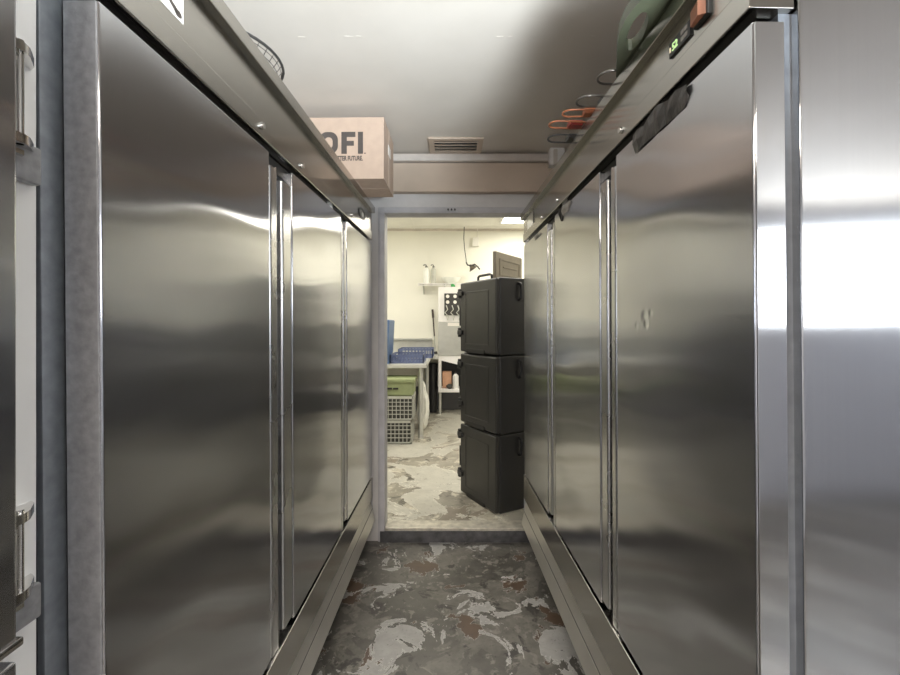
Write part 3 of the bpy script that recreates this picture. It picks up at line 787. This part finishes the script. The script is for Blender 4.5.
b_ = bmesh.new(); bmesh.ops.create_icosphere(b_, subdivisions=4, radius=1)
from mathutils import noise
for v in b_.verts:
    p_ = v.co.copy(); q = noise.noise(p_ * 2.2) * .28 + noise.noise(p_ * 5) * .12
    t = (p_.z + 1) / 2
    wd = (1 - .55 * t)
    v.co = (p_.x * .10 * wd * (1 + q), p_.y * .16 * wd * (1 + q), max(0, t * .62 + q * .03))
mb = MB(); mb._merge(b_); mb.build('bag', 'bag', bg)

wbn = empty('waste_bin', (-.262, 6.72, KF)); tag(wbn, 'dark grey bin in the gap between the dish table and the dish machine', 'bin')
MB().lathe([(.055, 0), (.062, .01), (.072, .72)], n=20).build('bin_body', 'carrier', wbn)
MB().lathe([(.076, .715), (.076, .74), (.05, .755)], n=20).build('rim', 'black_plastic', wbn)
# dish machine beside the table
dm = empty('dish_machine', (.14, 6.56, KF)); tag(dm, 'pale steel dish machine on legs with a dark dispenser panel on top', 'dish machine')
mx0, mx1, my0, my1 = -.315, .55, 0, .36
MB().box(mx0, mx1, my0, my1, 1.375, 1.90, .006).build('upper_cabinet', 'white_enamel', dm)
MB().box(mx0, mx1, my0 - .008, my1, .870, 1.372, .006).build('hood', 'machine', dm)
MB().box(mx0 + .14, mx1 - .02, -.013, -.006, 1.315, 1.362).build('label_plate', 'paper', dm)
MB().box(mx0, mx0 + .045, my0, my1, .365, .868, .004).box(mx1 - .045, mx1, my0, my1, .365, .868, .004).box(mx0 + .04, mx1 - .04, my0, my1, .80, .868).build('side_post', 'white_enamel', dm)
MB().box(mx0, mx1, my0 - .005, my1, .325, .372, .004).build('lower_shelf', 'white_enamel', dm)
MB().box(mx0 + .045, mx1 - .045, my1 - .02, my1, .372, .80).build('rear_panel', 'carrier', dm)
MB().prism([(.045, .80), (.86, .80), (.86, .62), (.45, .70)], .012, mat=Matrix(((1, 0, 0, mx0), (0, 0, 1, .0), (0, 1, 0, 0), (0, 0, 0, 1)))).build('sloping_panel', 'white_enamel', dm)
for x in (mx0 + .025, mx1 - .03):
    for y in (.03, .33):
        MB().cyl((x, y, 0), (x, y, .33), .02, n=12).build('leg', 'table_steel', dm)
dp = MB().box(mx0 + .09, mx0 + .42, -.03, .005, 1.475, 1.80, .006).build('dispenser_panel', 'iron', dm)
mb = MB()
for i in range(3):
    for k in range(2): mb.cyl((mx0 + .14 + i * .11, -.038, 1.755 - k * .085), (mx0 + .14 + i * .11, -.028, 1.755 - k * .085), .026, n=14)
mb.build('dial', 'paper', dp)
mb = MB()
for i in range(4):
    x = mx0 + .12 + i * .085
    mb.tube([(x, -.035, 1.62), (x + .02, -.06, 1.56), (x - .02, -.055, 1.51), (x + .03, -.04, 1.46), (x + .02, -.03, 1.40)], .008, 6)
mb.build('hose', 'crate', dp)
tub = MB().box(mx0 + .06, mx0 + .20, .13, .27, .374, .62, .01).build('storage_tub', 'peach')
tub.location = dm.location; tag(tub, 'peach plastic tub on the lower shelf of the dish machine', 'tub')
def lump(name, mat, x, y, z, r, label, cat):
    b2 = bmesh.new(); bmesh.ops.create_icosphere(b2, subdivisions=3, radius=r)
    for v in b2.verts: v.co *= 1 + .25 * noise.noise(v.co * 30); v.co.z = v.co.z * .8 + r * .75
    m2 = MB(); m2._merge(b2); return tag(m2.build(name, mat, loc=(x, y, z)), label, cat)
lump('scrub_pad', 'dark_stuff', .14 + mx0 + .17, 6.615, KF + .372, .048, 'dark scrub pad in front of the peach tub', 'scrub pad')
def bottle(x, y, z, r, h, label, body, pump=True, group=None):
    o = empty('bottle', (x, y, z)); tag(o, label, 'bottle', group)
    MB().lathe([(r * .92, 0), (r, .01), (r, h * .68), (r * .85, h * .76), (r * .35, h * .82), (r * .35, h * .86)], n=20).build('bottle_body', body, o)
    mb = MB().lathe([(r * .42, h * .85), (r * .42, h * .90), (r * .12, h * .91), (r * .12, h * .97)], n=12)
    if pump: mb.tube([(0, 0, h * .965), (-r * .5, 0, h * .985), (-r * 1.0, 0, h * .96)], r * .16, 6)
    mb.build('pump', 'iron', o)
bottle(.085, 6.62, KF + .372, .045, .27, 'white bottle beside the peach tub on the dish machine shelf', 'white', False)

# wall shelf with bottles, bowl
sh = empty('wall_shelf', (-.15, 6.95, 2.045)); tag(sh, 'thin white wire shelf on the cream kitchen wall', 'shelf')
mb = MB()
for k in range(8): mb.cyl((-.34, -.03 - k * .035, 0), (.62, -.03 - k * .035, 0), .004, n=6)
for k in range(9): mb.cyl((-.33 + k * .117, -.28, -.005), (-.33 + k * .117, 0, -.005), .004, n=6)
mb.tube([(-.34, -.28, -.03), (.62, -.28, -.03)], .005, 6)
for k in range(9): mb.cyl((-.33 + k * .117, -.28, -.03), (-.33 + k * .117, -.28, 0), .003, n=6)
mb.build('wire_deck', 'white_enamel', sh)
for x in (-.27, .06, .5):
    MB().box(x, x + .02, -.26, 0, -.03, -.008).prism([(0, 0), (-.22, 0), (0, -.12)], .012, mat=Matrix(((0, 0, 1, x + .004), (1, 0, 0, 0), (0, 1, 0, -.028), (0, 0, 0, 1)))).build('bracket', 'machine', sh)
bottle(-.365, 6.80, 2.049, .05, .30, 'white pump bottle at the left end of the wall shelf', 'bowl', True)
bottle(-.255, 6.80, 2.049, .042, .30, 'smaller translucent pump bottle second from the left on the wall shelf', 'crate', True)
bw = MB().lathe([(.06, 0), (.07, .004), (.12, .05), (.15, .095), (.144, .095), (.112, .05), (.06, .012)], n=28).build('bowl', 'bowl', loc=(.02, 6.80, 2.049))
tag(bw, 'white bowl on the wall shelf', 'bowl')
lump('scrubber', 'leaf', .045, 6.68, KF + 1.90, .035, 'small green scrubber on top of the dish machine', 'scrubber')
# long-handled brush against the wall
br = empty('long_handle', (-.225, 6.88, TT), (R(-1), R(-4), 0)); tag(br, 'dark long handled brush standing on the dish table by the wall', 'brush')
MB().cyl((0, 0, .0), (0, 0, .30), .008, n=10).build('shaft', 'table_steel', br)
MB().cyl((0, 0, .28), (0, 0, .62), .011, n=10).cyl((0, 0, .57), (0, 0, .70), .018, .016, 12).build('grip', 'brownwood', br)
MB().box(-.03, .03, -.015, .015, -.0, .04, .006).build('brush_head', 'iron', br)
# hanging spray hose
hl = empty('hanging_lamp', (.22, 6.78, KC)); tag(hl, 'grey clip lamp hanging on a thin cord from the kitchen ceiling', 'lamp')
MB().tube([(0, 0, 0), (-.008, 0, -.18), (.004, 0, -.34), (.028, 0, -.50), (.030, 0, -.56)], .006, 6).build('cord', 'iron', hl)
sh_ = MB().lathe([(.018, .0), (.03, -.03), (.09, -.11), (.096, -.115), (.086, -.105), (.02, -.02)], n=20, mat=Matrix.Translation((.09, 0, -.585)) @ Matrix.Rotation(R(-35), 4, 'Y') @ Matrix.Scale(.75, 4)).build('shade', 'wire', hl)
MB().tube([(.03, 0, -.55), (.05, 0, -.59), (.10, 0, -.60), (.16, 0, -.58), (.21, 0, -.62), (.24, 0, -.66)], .012, 8).box(.08, .16, -.02, .02, -.62, -.585, .006).build('clip', 'iron', hl)
wb = empty('wall_box', (.402, 6.95, 2.72)); tag(wb, 'small cream electrical box high on the kitchen wall', 'electrical box')
MB().box(-.05, .05, -.06, 0, -.07, .07, .006).build('housing', 'kitchen_ceiling', wb)
MB().cyl((.03, -.02, .07), (.03, -.02, KC - 2.72), .008, n=8).build('conduit', 'kitchen_ceiling', wb)
